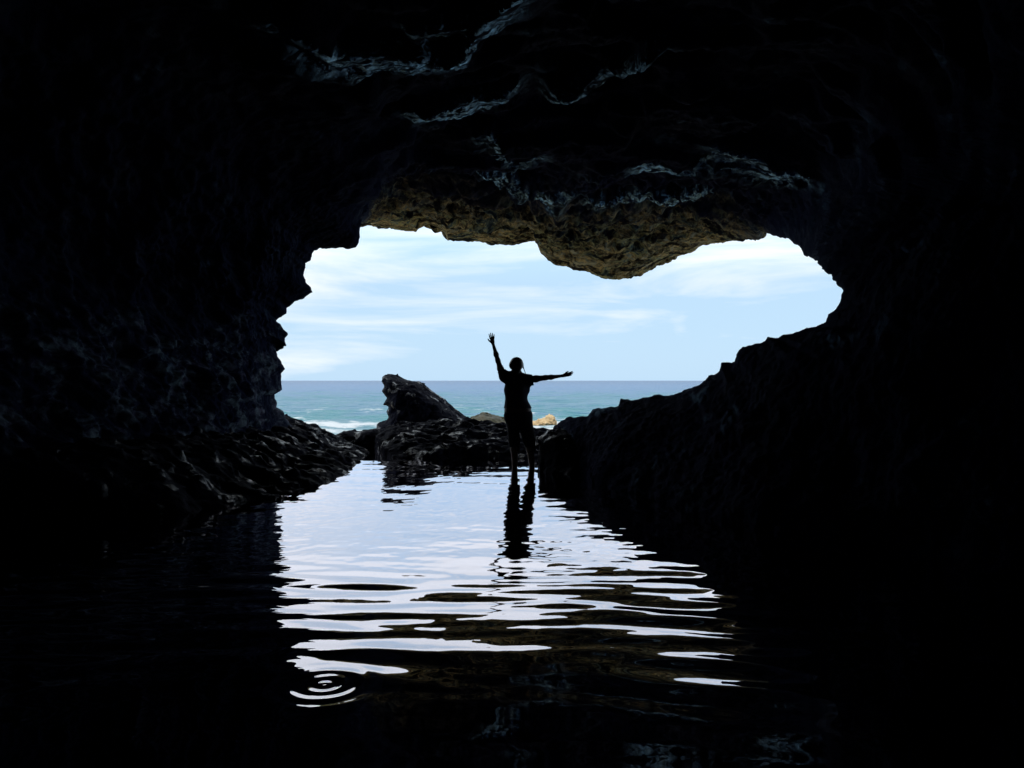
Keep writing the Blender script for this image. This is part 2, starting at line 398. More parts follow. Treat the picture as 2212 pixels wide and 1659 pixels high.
# hanging bulges of the roof: a riser on the cave side, a flat dripping lip that rises slowly towards the sea
LIPS = [(4.2, .26, [(590, 55), (680, 95), (760, 128), (850, 136), (950, 154), (1000, 135), (1020, 95), (1060, 50), (1115, 15)]),
        (4.3, .16, [(890, 84), (970, 72), (1040, 56), (1095, 30)]),
        (4.3, .22, [(1215, 264), (1290, 248), (1340, 225), (1395, 178)]),
        (4.3, .16, [(900, 268), (960, 260), (1040, 252), (1100, 250)]),
        (4.3, .20, [(1395, 370), (1450, 381), (1500, 373), (1535, 360)]),
        (4.15, .18, [(1550, 374), (1620, 381), (1680, 396), (1730, 394)]),
        (4.5, .22, [(1280, 455), (1340, 450), (1400, 441), (1460, 440), (1525, 424)]),
        (4.55, .18, [(1040, 405), (1100, 418), (1180, 442), (1240, 436)]),
        (4.3, .12, [(1060, 345), (1110, 372), (1150, 366)])]
drop = np.zeros_like(x); lipwet = np.zeros_like(x)
for zc, dep, pts in LIPS:
    c = np.array([((u - 1106) * K * yy, yy) for u, v in pts for yy in [(zc - EYE) / ((822 - v) * K)]])
    t = np.linspace(0, len(c) - 1, 60); c = catmull(c, t)
    c = c[np.argsort(c[:, 0])]
    sgn = y - np.interp(x, c[:, 0], c[:, 1]) - 0.16 * perlin(x * 2.3, y * 2.3, z * 0 + dep * 9) - 0.08 * fbm(x * 7, y * 7, z * 0 + dep * 9, 2)
    ends = sstep(c[0, 0] - .35, c[0, 0] + .15, x) * (1 - sstep(c[-1, 0] - .15, c[-1, 0] + .35, x))
    brk = 0.75 + 0.5 * perlin(x * 1.7 + dep * 40, y * .4, z * 0)
    prof = sstep(-.16, 0.0, sgn) * (1 - np.clip(sgn / 1.3, 0, 1)) * ends * roof * sstep(3.4, 3.8, z)
    drop = np.maximum(drop, dep * brk * prof)
    lipwet = np.maximum(lipwet, sstep(-.10, -.02, sgn) * (1 - sstep(.15, .75, sgn)) * ends * roof * sstep(3.7, 4.0, z) * np.clip(brk + .1, 0, 1))
deep_lip = sstep(0.05, .3, np.abs(rt - 3.0))[:, None]
S[..., 2] -= drop * deep_lip
disp = deep * d_low * (1 - .7 * np.clip(lipwet * 1.5, 0, 1)) + away * brow_knob + fine * (0.35 + 0.65 * away) + lip * (1 - away)
S = S + nrm * disp[..., None]

# three connected stretches of the same bedrock
cuts = [0, int(np.searchsorted(ring_t, 3.6)), int(np.searchsorted(ring_t, 9.7)), NT - 1]
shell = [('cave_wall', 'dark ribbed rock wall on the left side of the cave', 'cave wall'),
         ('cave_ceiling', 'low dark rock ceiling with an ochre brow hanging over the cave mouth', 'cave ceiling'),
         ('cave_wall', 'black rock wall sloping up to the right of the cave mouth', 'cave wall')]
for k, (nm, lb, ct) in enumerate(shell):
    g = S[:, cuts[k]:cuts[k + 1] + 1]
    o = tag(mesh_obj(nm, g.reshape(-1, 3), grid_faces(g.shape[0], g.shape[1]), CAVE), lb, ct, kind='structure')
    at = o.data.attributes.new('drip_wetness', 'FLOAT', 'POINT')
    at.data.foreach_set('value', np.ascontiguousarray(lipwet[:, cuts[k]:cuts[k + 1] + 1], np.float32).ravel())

# ------------------------------------------------------------------ ground under the pool and outside
gx = np.linspace(-9, 9, 320); gy = np.concatenate([np.linspace(-5.5, 17.5, 400), np.linspace(17.6, 60, 150)])
X, Y = np.meshgrid(gx, gy)
bed = -0.30 + 0.10 * fbm(X * .7, Y * .7, X * 0, 4) + 0.03 * fbm(X * 4, Y * 4, X * 0 + 3, 3)
near = np.exp(-(((X - .17) / .9) ** 2 + ((Y - 11.5) / .7) ** 2))
bed = bed * (1 - near) - 0.135 * near
outz = -0.35 - 0.085 * np.maximum(Y - 17, 0) - 0.06 * np.maximum(Y - 24, 0) + 0.16 * (ridged(X * .35, Y * .35, X * 0, 4) - .8)
w = sstep(17.2, 19.5, Y)
Zb = bed * (1 - w) + outz * w
in_y = Y <= 17.51
r_in = int(in_y[:, 0].sum())
wide = 1 + np.maximum(Y - 13, 0) * 0.11
XW = X * wide
G = np.stack([XW, Y, Zb], -1)
tag(mesh_obj('cave_floor', G[:r_in + 1].reshape(-1, 3), grid_faces(r_in + 1, len(gx)), BED), 'brown rock floor seen faintly under the pool', 'cave floor', kind='structure')
tag(mesh_obj('bounce_shore', G[r_in:].reshape(-1, 3), grid_faces(len(gy) - r_in, len(gx)), SHORE), 'unseen pale rock shore added outside the cave mouth to bounce sunlight onto the brow', 'shore', kind='structure')  # out-of-sight shore, added to throw warm sunlight up onto the brow

# ------------------------------------------------------------------ pool water
py = 1.0 / np.linspace(1 / 1.35, 1 / 17.7, 1000)
py = np.concatenate([np.linspace(-4.2, 1.32, 60), py])
ps = np.linspace(-1, 1, 760)
Yp = np.repeat(py[:, None], len(ps), 1)
Xp = ps[None, :] * (1.6 + 0.62 * np.clip(Yp, 0, 7.5))
H = np.zeros_like(Xp)
wr = np.random.default_rng(11)
def skew(a, q): return np.sin(a - q * np.sin(a))      # ripples lean away from the cave mouth


amp_near = 1 - sstep(4.7, 6.0, Yp)
for lam, slope, spread, n, band in ((0.40, 0.056, 0.20, 4, 'near'), (0.60, 0.013, 0.2, 3, 'all'), (0.22, 0.005, 0.25, 4, 'near'),
                                    (0.24, 0.010, 0.35, 5, 'far'), (0.13, 0.013, 0.6, 6, 'far'), (0.08, 0.009, 0.9, 6, 'far')):
    b = {'near': amp_near, 'far': 1 - 0.7 * amp_near, 'all': 1.0}[band]
    for i in range(n):
        l = lam * wr.uniform(.72, 1.35); th = wr.normal(0, spread); k = 2 * math.pi / l
        ph = wr.uniform(0, 6.28)
        env = 0.75 + 1.3 * perlin(Xp * 1.3 + 7 * i + lam * 50, Yp * .45 + 3 * i, 0 * Xp + lam * 9)
        bend = 0.35 * perlin(Xp * .45 + 2 * i, Yp * .45 + 40 * lam, 0 * Xp)
        H += b * env * slope / k / math.sqrt(n / 2) * skew(k * (Yp * math.cos(th) + Xp * math.sin(th) + bend * .5) + ph + 0.9 * perlin(Xp * 1.6 + 3 * i, Yp * 1.1, 0 * Xp + lam * 31), 0.30 if band == 'near' else 0.15)
H += 0.0010 * fbm(Xp * 2.2, Yp * 4.5, 0 * Xp, 2) * (1 - .4 * amp_near)
H *= 0.12 + 0.88 * sstep(2.7, 3.9, Yp)
r = np.hypot(Xp + 0.777, Yp - 3.27)
near_ring = np.exp(-(r / .30) ** 2)
H *= 1 - .6 * near_ring
for ax_, ay_ in ((.04, PERSON_Y), (.30, PERSON_Y)):
    ra_ = np.hypot(Xp - ax_, Yp - ay_)
    H += 0.0010 * np.sin(2 * math.pi * ra_ / .11) * np.exp(-ra_ / .28)
H += 0.0017 * np.sin(2 * math.pi * r / (0.060 + .06 * r)) * np.exp(-(r / 0.20) ** 2) * (0.75 + 0.9 * perlin(Xp * 7, Yp * 7, 0 * Xp + 2))
m_water, nt, out = new_mat('pool_water')
fr = N(nt, 'ShaderNodeFresnel'); fr.inputs['IOR'].default_value = 2.0
gl = N(nt, 'ShaderNodeBsdfGlossy'); gl.inputs['Roughness'].default_value = 0.0; gl.inputs['Color'].default_value = (0.97, 0.93, 1, 1)
tr = N(nt, 'ShaderNodeBsdfTransparent'); tr.inputs['Color'].default_value = (0.75, 0.8, 0.8, 1)
mx = N(nt, 'ShaderNodeMixShader')
nt.links.new(mathn(nt, 'MULTIPLY', fr.outputs[0], 1.65, True), mx.inputs[0]); nt.links.new(tr.outputs[0], mx.inputs[1]); nt.links.new(gl.outputs[0], mx.inputs[2])
nt.links.new(mx.outputs[0], out.inputs[0])
tag(mesh_obj('pool_water', np.stack([Xp, Yp, H], -1).reshape(-1, 3), grid_faces(*Xp.shape), m_water), 'still dark tide pool reflecting the sky in rippled stripes', 'water', kind='structure')

# ------------------------------------------------------------------ the sea
SEA_Z = -3.0
sy = np.concatenate([np.linspace(30, 130, 420), np.geomspace(131, 600, 160), np.geomspace(620, 30000, 40)])
ss = np.linspace(-1, 1, 300)
Ys = np.repeat(sy[:, None], 300, 1); Xs = ss[None, :] * (14 + 0.75 * Ys)
hs = 0.40 * fbm(Xs * .05, Ys * .10, 0 * Xs, 3) + 0.40 * ridged(Xs * .06 + 4, Ys * .16, 0 * Xs + 1, 4) + 0.06 * fbm(Xs * .4, Ys * .9, 0 * Xs, 2)
hs *= (1 - sstep(250, 700, Ys))
m_sea, nt, out = new_mat('sea_water')
geo = N(nt, 'ShaderNodeNewGeometry'); sx = N(nt, 'ShaderNodeSeparateXYZ'); nt.links.new(geo.outputs['Position'], sx.inputs[0])
mp_ = N(nt, 'ShaderNodeMapping'); mp_.inputs['Scale'].default_value = (0.09, 0.10, 0.0); nt.links.new(geo.outputs['Position'], mp_.inputs[0])
nA = noise_node(nt, mp_.outputs[0], 1.0, 5, 0.6, 0.3)
lg = mathn(nt, 'LOGARITHM', sx.outputs[1], 10.0)
dd = mathn(nt, 'ADD', lg, mathn(nt, 'MULTIPLY', mathn(nt, 'SUBTRACT', nA, 0.5), 1.1))
mr = N(nt, 'ShaderNodeMapRange'); nt.links.new(dd, mr.inputs[0]); mr.inputs[1].default_value = 1.75; mr.inputs[2].default_value = 3.2
depth = ramp(nt, mr.outputs[0], [(0.0, (0.050, 0.122, 0.158)), (0.12, (0.014, 0.104, 0.128)), (0.24, (0.040, 0.106, 0.165)), (0.34, (0.014, 0.094, 0.132)), (0.48, (0.036, 0.094, 0.172)), (0.75, (0.030, 0.080, 0.162)), (1.0, (0.021, 0.060, 0.128))])
mp2 = N(nt, 'ShaderNodeMapping'); mp2.inputs['Scale'].default_value = (0.16, 0.16, 0.0); nt.links.new(geo.outputs['Position'], mp2.inputs[0])
nF = noise_node(nt, mp2.outputs[0], 1.0, 8, 0.72, 0.5)
# surf: white near the rocks, scattered caps further out
shore_l = mathn(nt, 'ADD', sx.outputs[1], mathn(nt, 'MULTIPLY', sx.outputs[0], -0.42))
near_f = N(nt, 'ShaderNodeMapRange'); nt.links.new(shore_l, near_f.inputs[0]); near_f.inputs[1].default_value = 70; near_f.inputs[2].default_value = 86
near_f.inputs[3].default_value = 0.135; near_f.inputs[4].default_value = 0.0
far_f = N(nt, 'ShaderNodeMapRange'); nt.links.new(sx.outputs[1], far_f.inputs[0]); far_f.inputs[1].default_value = 90; far_f.inputs[2].default_value = 220
far_f.inputs[3].default_value = 0.06; far_f.inputs[4].default_value = -0.04
fsum = mathn(nt, 'ADD', nF, mathn(nt, 'ADD', near_f.outputs[0], far_f.outputs[0]))
foam = ramp(nt, fsum, [(0.63, (0, 0, 0)), (0.71, (1, 1, 1))])
p = N(nt, 'ShaderNodeBsdfPrincipled'); p.inputs['Roughness'].default_value = 0.4; p.inputs['Specular IOR Level'].default_value = 0.12
nt.links.new(mixc(nt, foam, depth, (0.32, 0.34, 0.36)), p.inputs['Base Color'])
mp3 = N(nt, 'ShaderNodeMapping'); mp3.inputs['Scale'].default_value = (0.35, 0.9, 0.5); nt.links.new(geo.outputs['Position'], mp3.inputs[0])
nB = noise_node(nt, mp3.outputs[0], 1.0, 6, 0.65)
b = N(nt, 'ShaderNodeBump'); b.inputs['Strength'].default_value = 1.0; b.inputs['Distance'].default_value = 0.8
nt.links.new(nB, b.inputs['Height']); nt.links.new(b.outputs[0], p.inputs['Normal'])
nt.links.new(p.outputs[0], out.inputs[0])
tag(mesh_obj('sea', np.stack([Xs, Ys, SEA_Z + hs], -1).reshape(-1, 3), grid_faces(*Xs.shape), m_sea), 'blue and turquoise sea outside the cave mouth', 'sea', kind='structure')


# ------------------------------------------------------------------ rocks standing in the mouth
def poly_sdf(px, pz, poly):
    """signed distance to a closed polygon (negative inside)"""
    d = np.full(px.shape, 1e9); inside = np.zeros(px.shape, bool)
    n = len(poly)
    for i in range(n):
        ax, az = poly[i]; bx, bz = poly[(i + 1) % n]
        ex, ez = bx - ax, bz - az
        t = np.clip(((px - ax) * ex + (pz - az) * ez) / (ex * ex + ez * ez + 1e-12), 0, 1)
        d = np.minimum(d, np.hypot(px - ax - t * ex, pz - az - t * ez))
        c = ((az > pz) != (bz > pz)) & (px < (bx - ax) * (pz - az) / (bz - az + 1e-12) + ax)
        inside ^= c
    return np.where(inside, -d, d)


def rock(name, outline, yc, depth, mat, h=0.025, rough=(0.06, 2.2), fine=0.03, lean=0.0, front_slope=0.0, flat=0.6):
    """boulder whose outline, seen from inside the cave, is the traced one; it swells to `depth` half-thickness"""
    pts = np.array([P(u, v, yc) for u, v in outline])
    poly = pts[:, [0, 2]]
    lo = np.array([poly[:, 0].min() - .25, yc - depth - .35 - abs(front_slope) * 1.2, poly[:, 1].min() - .2])
    hi = np.array([poly[:, 0].max() + .25, yc + depth + .35 + abs(lean) * 1.2, poly[:, 1].max() + .25])
    n = np.ceil((hi - lo) / h).astype(int)
    ax = [lo[k] + h * np.arange(n[k]) for k in range(3)]
    PX, PZ = np.meshgrid(ax[0], ax[2], indexing='ij')
    d2 = poly_sdf(PX, PZ, poly)
    s = np.maximum(-d2, 0)
    R = flat
    t = np.clip(s / R, 0, 1)
    half = depth * np.sqrt(np.clip(t * (2 - t), 0, 1))
    x = ax[0][:, None, None]; y = ax[1][None, :, None]; z = ax[2][None, None, :]
    yc_z = yc - front_slope * np.clip(poly[:, 1].max() - z, 0, 3) * 0.5
    dep = half[:, None, :] + front_slope * np.clip(poly[:, 1].max() - z, 0, 3) * 0.5 * (half[:, None, :] > 0)
    d = np.maximum(np.abs(y - yc_z) - dep, d2[:, None, :]) * 0.8
    X3, Y3, Z3 = np.broadcast_arrays(x, y, z)
    a, f = rough
    nz = a * (ridged(X3 * f, Y3 * f, Z3 * f * 1.3, 3) - 0.7) + fine * fbm(X3 * 6, Y3 * 6, Z3 * 6, 2) + fine * .5 * fbm(X3 * 15, Y3 * 15, Z3 * 15, 1)
    d = d - nz
    v, q = sdf_mesh(d, lo, h)
    o = mesh_obj(name, v, q, mat)
    return relocate(o, (float(poly[:, 0].mean()), yc, float(poly[:, 1].min())))


stack = [(838, 985), (822, 940), (822, 910), (842, 905), (846, 898), (841, 887), (845, 878), (832, 874), (841, 859), (828, 845), (834, 834), (828, 825), (829, 813), (837, 807),
         (856, 809), (874, 818), (889, 822), (904, 822), (923, 835), (941, 850), (960, 861), (979, 880), (1005, 898), (1020, 914), (1035, 945), (1045, 985)]
tag(rock('pointed_rock', stack, 18.0, 0.95, WETROCK, rough=(0.07, 3.2), fine=.045, flat=0.35, front_slope=0.3),
    'dark pointed rock leaning seaward, standing in the middle of the cave mouth', 'rock')
def low_shelf(name, shore, top, mat, h=0.03):
    """ledge lying just above the water inside the shoreline polygon (x, y), lapping up against the wall"""
    sh = np.array(shore)
    lo = np.array([sh[:, 0].min() - .3, sh[:, 1].min() - .3, -.55]); hi = np.array([sh[:, 0].max() + .4, sh[:, 1].max() + .4, 1.5])
    n = np.ceil((hi - lo) / h).astype(int); ax = [lo[k] + h * np.arange(n[k]) for k in range(3)]
    X2, Y2 = np.meshgrid(ax[0], ax[1], indexing='ij')
    d = -poly_sdf(X2, Y2, [tuple(p) for p in sh])
    d = d + 0.10 * fbm(X2 * 1.6, Y2 * 1.6, 0 * X2 + 4, 3)
    zt = np.where(d > 0, top(X2, Y2, np.maximum(d, 0)), d * 1.6) - .02
    zt = zt + sstep(-.05, .5, d) * (0.15 * (ridged(X2 * .9, Y2 * 1.7, 0 * X2, 4) - .55) + .04 * fbm(X2 * 3, Y2 * 4, 0 * X2, 2))
    X3, Y3, Z3 = np.meshgrid(*ax, indexing='ij')
    f = (Z3 - zt[:, :, None]) * .7 - 0.045 * fbm(X3 * 3.6, Y3 * 4.6, Z3 * 7, 3) - .03 * (ridged(X3 * 5, Y3 * 6, Z3 * 9, 2) - .6)
    f = np.maximum(f, -.50 - Z3)
    for k, A in enumerate((X3, Y3)):
        f = np.maximum(f, np.maximum(lo[k] + .06 - A, A - (hi[k] - .1)))
    v, q = sdf_mesh(f, lo, h)
    return relocate(mesh_obj(name, v, q, mat), (float(sh[:, 0].mean()), float(sh[:, 1].mean()), 0.0))


shelf = [(-2.42, 13.4), (-2.26, 11.7), (-2.22, 10.7), (-2.26, 9.45), (-2.43, 9.0), (-2.52, 8.4), (-2.8, 8.0), (-3.15, 7.4), (-4.5, 6.8), (-4.4, 14.9), (-2.9, 15.0), (-2.55, 14.3)]
tag(low_shelf('rock_shelf', shelf, lambda X, Y, d: 0.27 * (1 - np.exp(-d / .45)) + 0.42 * np.maximum(-3.0 - X, 0), WETROCK),
    'glistening low rock shelf at the pool edge under the left cave wall', 'rock shelf')
ledge = [(-2.72, 15.2), (-2.55, 14.7), (-2.25, 13.8), (-1.95, 12.9), (-1.5, 12.65), (-.6, 12.75), (.2, 12.7), (.8, 12.5), (1.5, 12.4), (1.6, 16.0), (-2.6, 16.0)]
crest_u = [800, 820, 850, 900, 1000, 1040, 1090, 1140, 1180, 1220]; crest_v = [946, 926, 914, 912, 908, 913, 916, 922, 928, 935]


def ledge_top(X, Y, d):
    c = EYE - (np.interp(1106 + X / (K * 14.9), crest_u, crest_v) - 822) * K * 14.9
    return c * np.clip(sstep(0, .25, d) * .28 + .72 * np.clip((Y - 12.8) / 1.9, 0, 1) ** .8, 0, 1) * (1 - .5 * sstep(15.2, 16, Y))


tag(low_shelf('rock_ledge', ledge, ledge_top, WETROCK),
    'low black rock ledge behind the standing person, closing off the pool', 'rock ledge')
sill = [(610, 1010), (615, 935), (650, 942), (680, 940), (705, 942), (728, 934), (745, 926), (775, 930), (795, 926), (812, 922), (830, 940), (830, 975), (800, 1010)]
tag(rock('rock_sill', sill, 15.3, 0.5, WETROCK, rough=(0.08, 2.0), flat=0.3),
    'jagged low rock sill between the left wall and the pointed rock, surf behind it', 'rock')
foot = [(1158, 1060), (1160, 990), (1166, 950), (1180, 926), (1210, 922), (1240, 925), (1262, 960), (1285, 1010), (1300, 1065)]
tag(rock('wet_boulder', foot, 11.7, 0.55, WETROCK, rough=(0.10, 2.6), fine=.05, flat=0.3, front_slope=1.0),
    'shiny wet boulder beside the right leg of the standing person', 'boulder')
moss = [(1000, 935), (1010, 905), (1025, 897), (1045, 890), (1060, 894), (1082, 899), (1100, 902), (1130, 908), (1140, 935)]
tag(rock('mossy_rock', moss, 21.5, 0.9, MOSSY, h=.03, rough=(0.12, 2.4), fine=.05, flat=0.35),
    'small brown mossy rock beyond the ledge, left of the standing person', 'rock')
tanr = [(1140, 925), (1142, 908), (1155, 908), (1166, 905), (1176, 901), (1184, 895), (1195, 895), (1201, 899), (1203, 911), (1206, 925)]
tag(rock('tan_rock', tanr, 72.0, 1.2, TAN, h=.08, rough=(0.35, .9), fine=.16, flat=0.7),
    'sunlit tan rock out in the surf, right of the standing person', 'rock')


# ------------------------------------------------------------------ the person
class Body:
    def __init__(s, lo, hi, h):
        s.lo = np.array(lo, float); s.h = h
        n = np.ceil((np.array(hi) - s.lo) / h).astype(int)
        s.d = np.full(n, 0.08, np.float32)
        s.ax = [s.lo[k] + h * np.arange(n[k]) for k in range(3)]

    def _box(s, lo, hi):
        i0 = [max(0, int((lo[k] - s.lo[k]) / s.h) - 1) for k in range(3)]
        i1 = [min(s.d.shape[k], int((hi[k] - s.lo[k]) / s.h) + 2) for k in range(3)]
        sl = tuple(slice(a, b) for a, b in zip(i0, i1))
        g = np.meshgrid(*[s.ax[k][sl[k]] for k in range(3)], indexing='ij')
        return sl, g

    def _merge(s, sl, e, k):
        a = s.d[sl]
        hh = np.clip(k - np.abs(a - e), 0, None) / k
        s.d[sl] = np.minimum(a, e) - hh * hh * k * 0.25

    def limb(s, a, b, ra, rb, k=0.03, fl=(1, 1, 1)):
        """tapered capsule; fl squashes (depth)"""
        a = np.array(a, float); b = np.array(b, float)
        m = max(ra, rb) + 0.08
        sl, (x, y, z) = s._box(np.minimum(a, b) - m, np.maximum(a, b) + m)
        ab = b - a
        t = np.clip(((x - a[0]) * ab[0] + (y - a[1]) * ab[1] + (z - a[2]) * ab[2]) / (ab @ ab), 0, 1)
        e = np.sqrt(((x - a[0] - t * ab[0]) / fl[0]) ** 2 + ((y - a[1] - t * ab[1]) / fl[1]) ** 2 + ((z - a[2] - t * ab[2]) / fl[2]) ** 2) - (ra + (rb - ra) * t)
        s._merge(sl, e * min(fl), k)

    def ball(s, c, r, k=0.03):
        c = np.array(c, float); r = np.array(r, float)
        m = r + 0.08
        sl, (x, y, z) = s._box(c - m, c + m)
        q = np.sqrt(((x - c[0]) / r[0]) ** 2 + ((y - c[1]) / r[1]) ** 2 + ((z - c[2]) / r[2]) ** 2)
        s._merge(sl, (q - 1) * r.min(), k)

    def clip(s, f):
        g = np.meshgrid(*s.ax, indexing='ij')
        s.d = np.maximum(s.d, f(*g).astype(np.float32))

    def mesh(s): return sdf_mesh(s.d, s.lo, s.h)


# joints (x right, y towards the sea, z above the pool), the person looks out to sea
J = dict(head=(.066, .02, 1.485), neck=(.068, .0, 1.36), chest=(.055, .0, 1.20), waist=(.058, .0, .95), hip=(.085, .0, .80),
         ls=(-.105, .0, 1.315), le=(-.206, -.02, 1.552), lw=(-.278, .02, 1.800),
         rs=(.205, .0, 1.270), re=(.490, -.01, 1.302), rw=(.742, .03, 1.330),
         lh=(.005, .0, .80), lk=(.032, .03, .42), la=(.040, -.02, -.055), rh=(.170, .0, .80), rk=(.245, .04, .42), ra=(.300, .0, -.055))
BLO, BHI, VH = (-.40, -.24, -.17), (.95, .26, 2.0), 0.005


def torso(b, g=0.0):
    b.limb((.0, .0, 1.27), (.125, .0, 1.25), .095 + g, .095 + g, .03, (1, .85, 1))
    b.limb((.005, .0, 1.12), (.120, .0, 1.12), .108 + g, .108 + g, .06, (1, .92, 1))
    b.limb((.020, .0, .97), (.100, .0, .97), .110 + g, .110 + g, .07, (1, .88, 1))
    b.limb((.015, -.01, .82), (.155, -.01, .82), .125 + g, .125 + g, .07, (1, .95, 1))


def hand(b, wrist, d, side, spread):
    """palm and five bent fingers; d = direction of the hand, side = towards the thumb"""
    w = np.array(wrist); d = np.array(d) / np.linalg.norm(d); sd = np.array(side) / np.linalg.norm(side)
    pn = np.cross(d, sd)
    b.limb(w, w + d * .03, .019, .024, .02, (1, 1, 1))
    for o in (-.022, 0, .022):
        b.limb(w + d * .02 + sd * o * .6, w + d * .078 + sd * o, .014, .012, .012)
    for o, L, r, s in ((.030, .070, .0082, .16), (.010, .080, .0085, .05), (-.010, .074, .0082, -.06), (-.029, .056, .0075, -.18)):
        base = w + d * .078 + sd * o
        dd = d + sd * s * spread; dd = dd / np.linalg.norm(dd)
        k1 = base + dd * L * .55 + pn * .004
        d2 = dd + pn * .22; d2 = d2 / np.linalg.norm(d2)
        b.limb(base, k1, r + .0012, r, .006); b.limb(k1, k1 + d2 * L * .45, r, r - .0015, .004)
    tb = w + d * .022 + sd * .024
    t1 = tb + d * .030 + sd * .026; t2 = t1 + d * .026 + sd * .012
    b.limb(tb, t1, .012, .0105, .012); b.limb(t1, t2, .0102, .0085, .004)


B = Body(BLO, BHI, VH)
torso(B)
B.limb(J['ls'], J['rs'], .062, .062, .05)
B.limb((.066, .005, 1.27), (.068, .01, 1.42), .070, .060, .05)
B.limb(J['ls'], (.05, -.01, 1.36), .045, .05, .05); B.limb(J['rs'], (.09, -.01, 1.345), .045, .045, .05)
# head with brow, nose, lips, chin, ears (face towards the sea)
B.ball((.066, .0, 1.505), (.082, .098, .092), .02)
B.ball((.066, .035, 1.455), (.062, .070, .078), .04)
B.ball((.066, .092, 1.402), (.026, .022, .020), .03)
B.limb((.066, .098, 1.492), (.066, .120, 1.462), .009, .013, .014)
B.ball((.066, .104, 1.432), (.024, .012, .006), .008); B.ball((.066, .102, 1.421), (.022, .012, .007), .008)
for s in (-1, 1):
    B.ball((.066 + s * .032, .090, 1.494), (.014, .011, .009), .006)
    B.limb((.066 + s * .014, .099, 1.508), (.066 + s * .048, .088, 1.510), .007, .006, .012)
    B.ball((.066 + s * .082, -.004, 1.470), (.010, .020, .032), .008)
# arms
B.limb(J['ls'], (-.168, -.012, 1.43), .056, .045, .05); B.limb((-.168, -.012, 1.43), J['le'], .045, .033, .03)
B.limb(J['le'], (-.232, -.008, 1.64), .033, .033, .03); B.limb((-.232, -.008, 1.64), J['lw'], .033, .020, .03)
hand(B, J['lw'], (-.16, .05, 1), (-1, -.2, -.2), .75)
B.limb(J['rs'], (.35, -.01, 1.285), .056, .047, .05); B.limb((.35, -.01, 1.285), J['re'], .047, .035, .03)
B.limb(J['re'], (.57, .005, 1.308), .034, .033, .03); B.limb((.57, .005, 1.308), J['rw'], .033, .020, .03)
hand(B, J['rw'], (1, .08, .22), (.1, .65, .75), .45)
# legs and feet
for h_, k_, a_ in (('lh', 'lk', 'la'), ('rh', 'rk', 'ra')):
    hp, kn, an = (np.array(J[q]) for q in (h_, k_, a_))
    B.limb(hp, kn, .090, .056, .05); calf = kn * .68 + an * .32 + np.array([0, -.022, 0])
    B.limb(kn, calf, .054, .056, .03); B.limb(calf, an, .054, .036, .03)
    s = -1 if h_ == 'lh' else 1
    toe = an + np.array([s * .03, .155, -.055])
    B.limb(an + np.array([0, -.035, -.035]), an, .036, .036, .02)
    B.limb(an + np.array([0, .02, -.03]), toe, .038, .026, .03, (1.1, 1, .75))
SKIN = plain_mat('skin', (0.11, 0.06, 0.042), 0.5, .12, 20, .4, .05)
HAIRM = plain_mat('dark_hair', (0.015, 0.011, 0.010), 0.45, .4, 60, .5, .4)
SHIRTM = plain_mat('dark_cotton', (0.030, 0.030, 0.045), 0.9, .2, 30, .2, .3)
SHORTM = plain_mat('black_cloth', (0.020, 0.020, 0.028), 0.9, .2, 30, .2, .3)
PY = PERSON_Y
root = bpy.data.objects.new('person', None); COL.objects.link(root); root.location = (0.12, PY, -.135)
tag(root, 'person standing in the pool, left arm raised high and right arm held out', 'person')


def body_part(name, b, mat):
    v, q = b.mesh()
    o = mesh_obj(name, v - np.array([0.12, 0, -.135]), q, mat, root)
    for _ in range(1):
        md = o.modifiers.new('smooth', 'SMOOTH'); md.iterations = 2; md.factor = .5
    return o


body_part('body', B, SKIN)
# hair: full crop swept into a low bun on the nape, one loose lock on the right
Hh = Body((-.10, -.24, 1.28), (.30, .20, 1.68), VH)
Hh.ball((.066, -.012, 1.505), (.098, .112, .098), .02)
Hh.ball((.020, -.070, 1.478), (.062, .060, .062), .04)
Hh.ball((.095, -.075, 1.475), (.058, .052, .060), .04)
Hh.limb((.066, -.07, 1.44), (.072, -.055, 1.385), .058, .045, .03)
Hh.clip(lambda x, y, z: np.minimum(y - .035 - .35 * (z - 1.50), 1.535 - z + 0 * x))
Hh.limb((.155, -.02, 1.50), (.168, -.03, 1.44), .012, .007, .015); Hh.limb((.168, -.03, 1.44), (.200, -.02, 1.355), .007, .005, .01)
body_part('hair', Hh, HAIRM)
# T-shirt
T = Body((-.30, -.24, .78), (.48, .26, 1.50), VH)
torso(T, .012)
T.limb(J['ls'], J['rs'], .072, .074, .05)
T.limb(J['ls'], (.05, -.01, 1.345), .058, .06, .05); T.limb(J['rs'], (.09, -.01, 1.33), .058, .056, .05)
T.limb(J['ls'], (-.160, -.010, 1.415), .070, .060, .04)
T.limb(J['rs'], (.315, -.01, 1.268), .072, .078, .04); T.limb((.205, 0, 1.20), (.222, -.0, 1.12), .055, .034, .05)
T.clip(lambda x, y, z: .86 - z + .006 * np.sin(x * 60))
T.clip(lambda x, y, z: (x - .305) + .12 * (z - 1.27))                        # right cuff
T.clip(lambda x, y, z: -((x + .155) * .36 + (1.405 - z) * .93))              # left cuff
T.clip(lambda x, y, z: .062 - np.sqrt((x - .068) ** 2 + (y - .015) ** 2 + ((z - 1.40) * .75) ** 2))
g_ = np.meshgrid(*T.ax, indexing='ij')
T.d += (0.006 * fbm(g_[0] * 8, g_[1] * 8, g_[2] * 6 + g_[0] * 4, 2)).astype(np.float32)
body_part('shirt', T, SHIRTM)
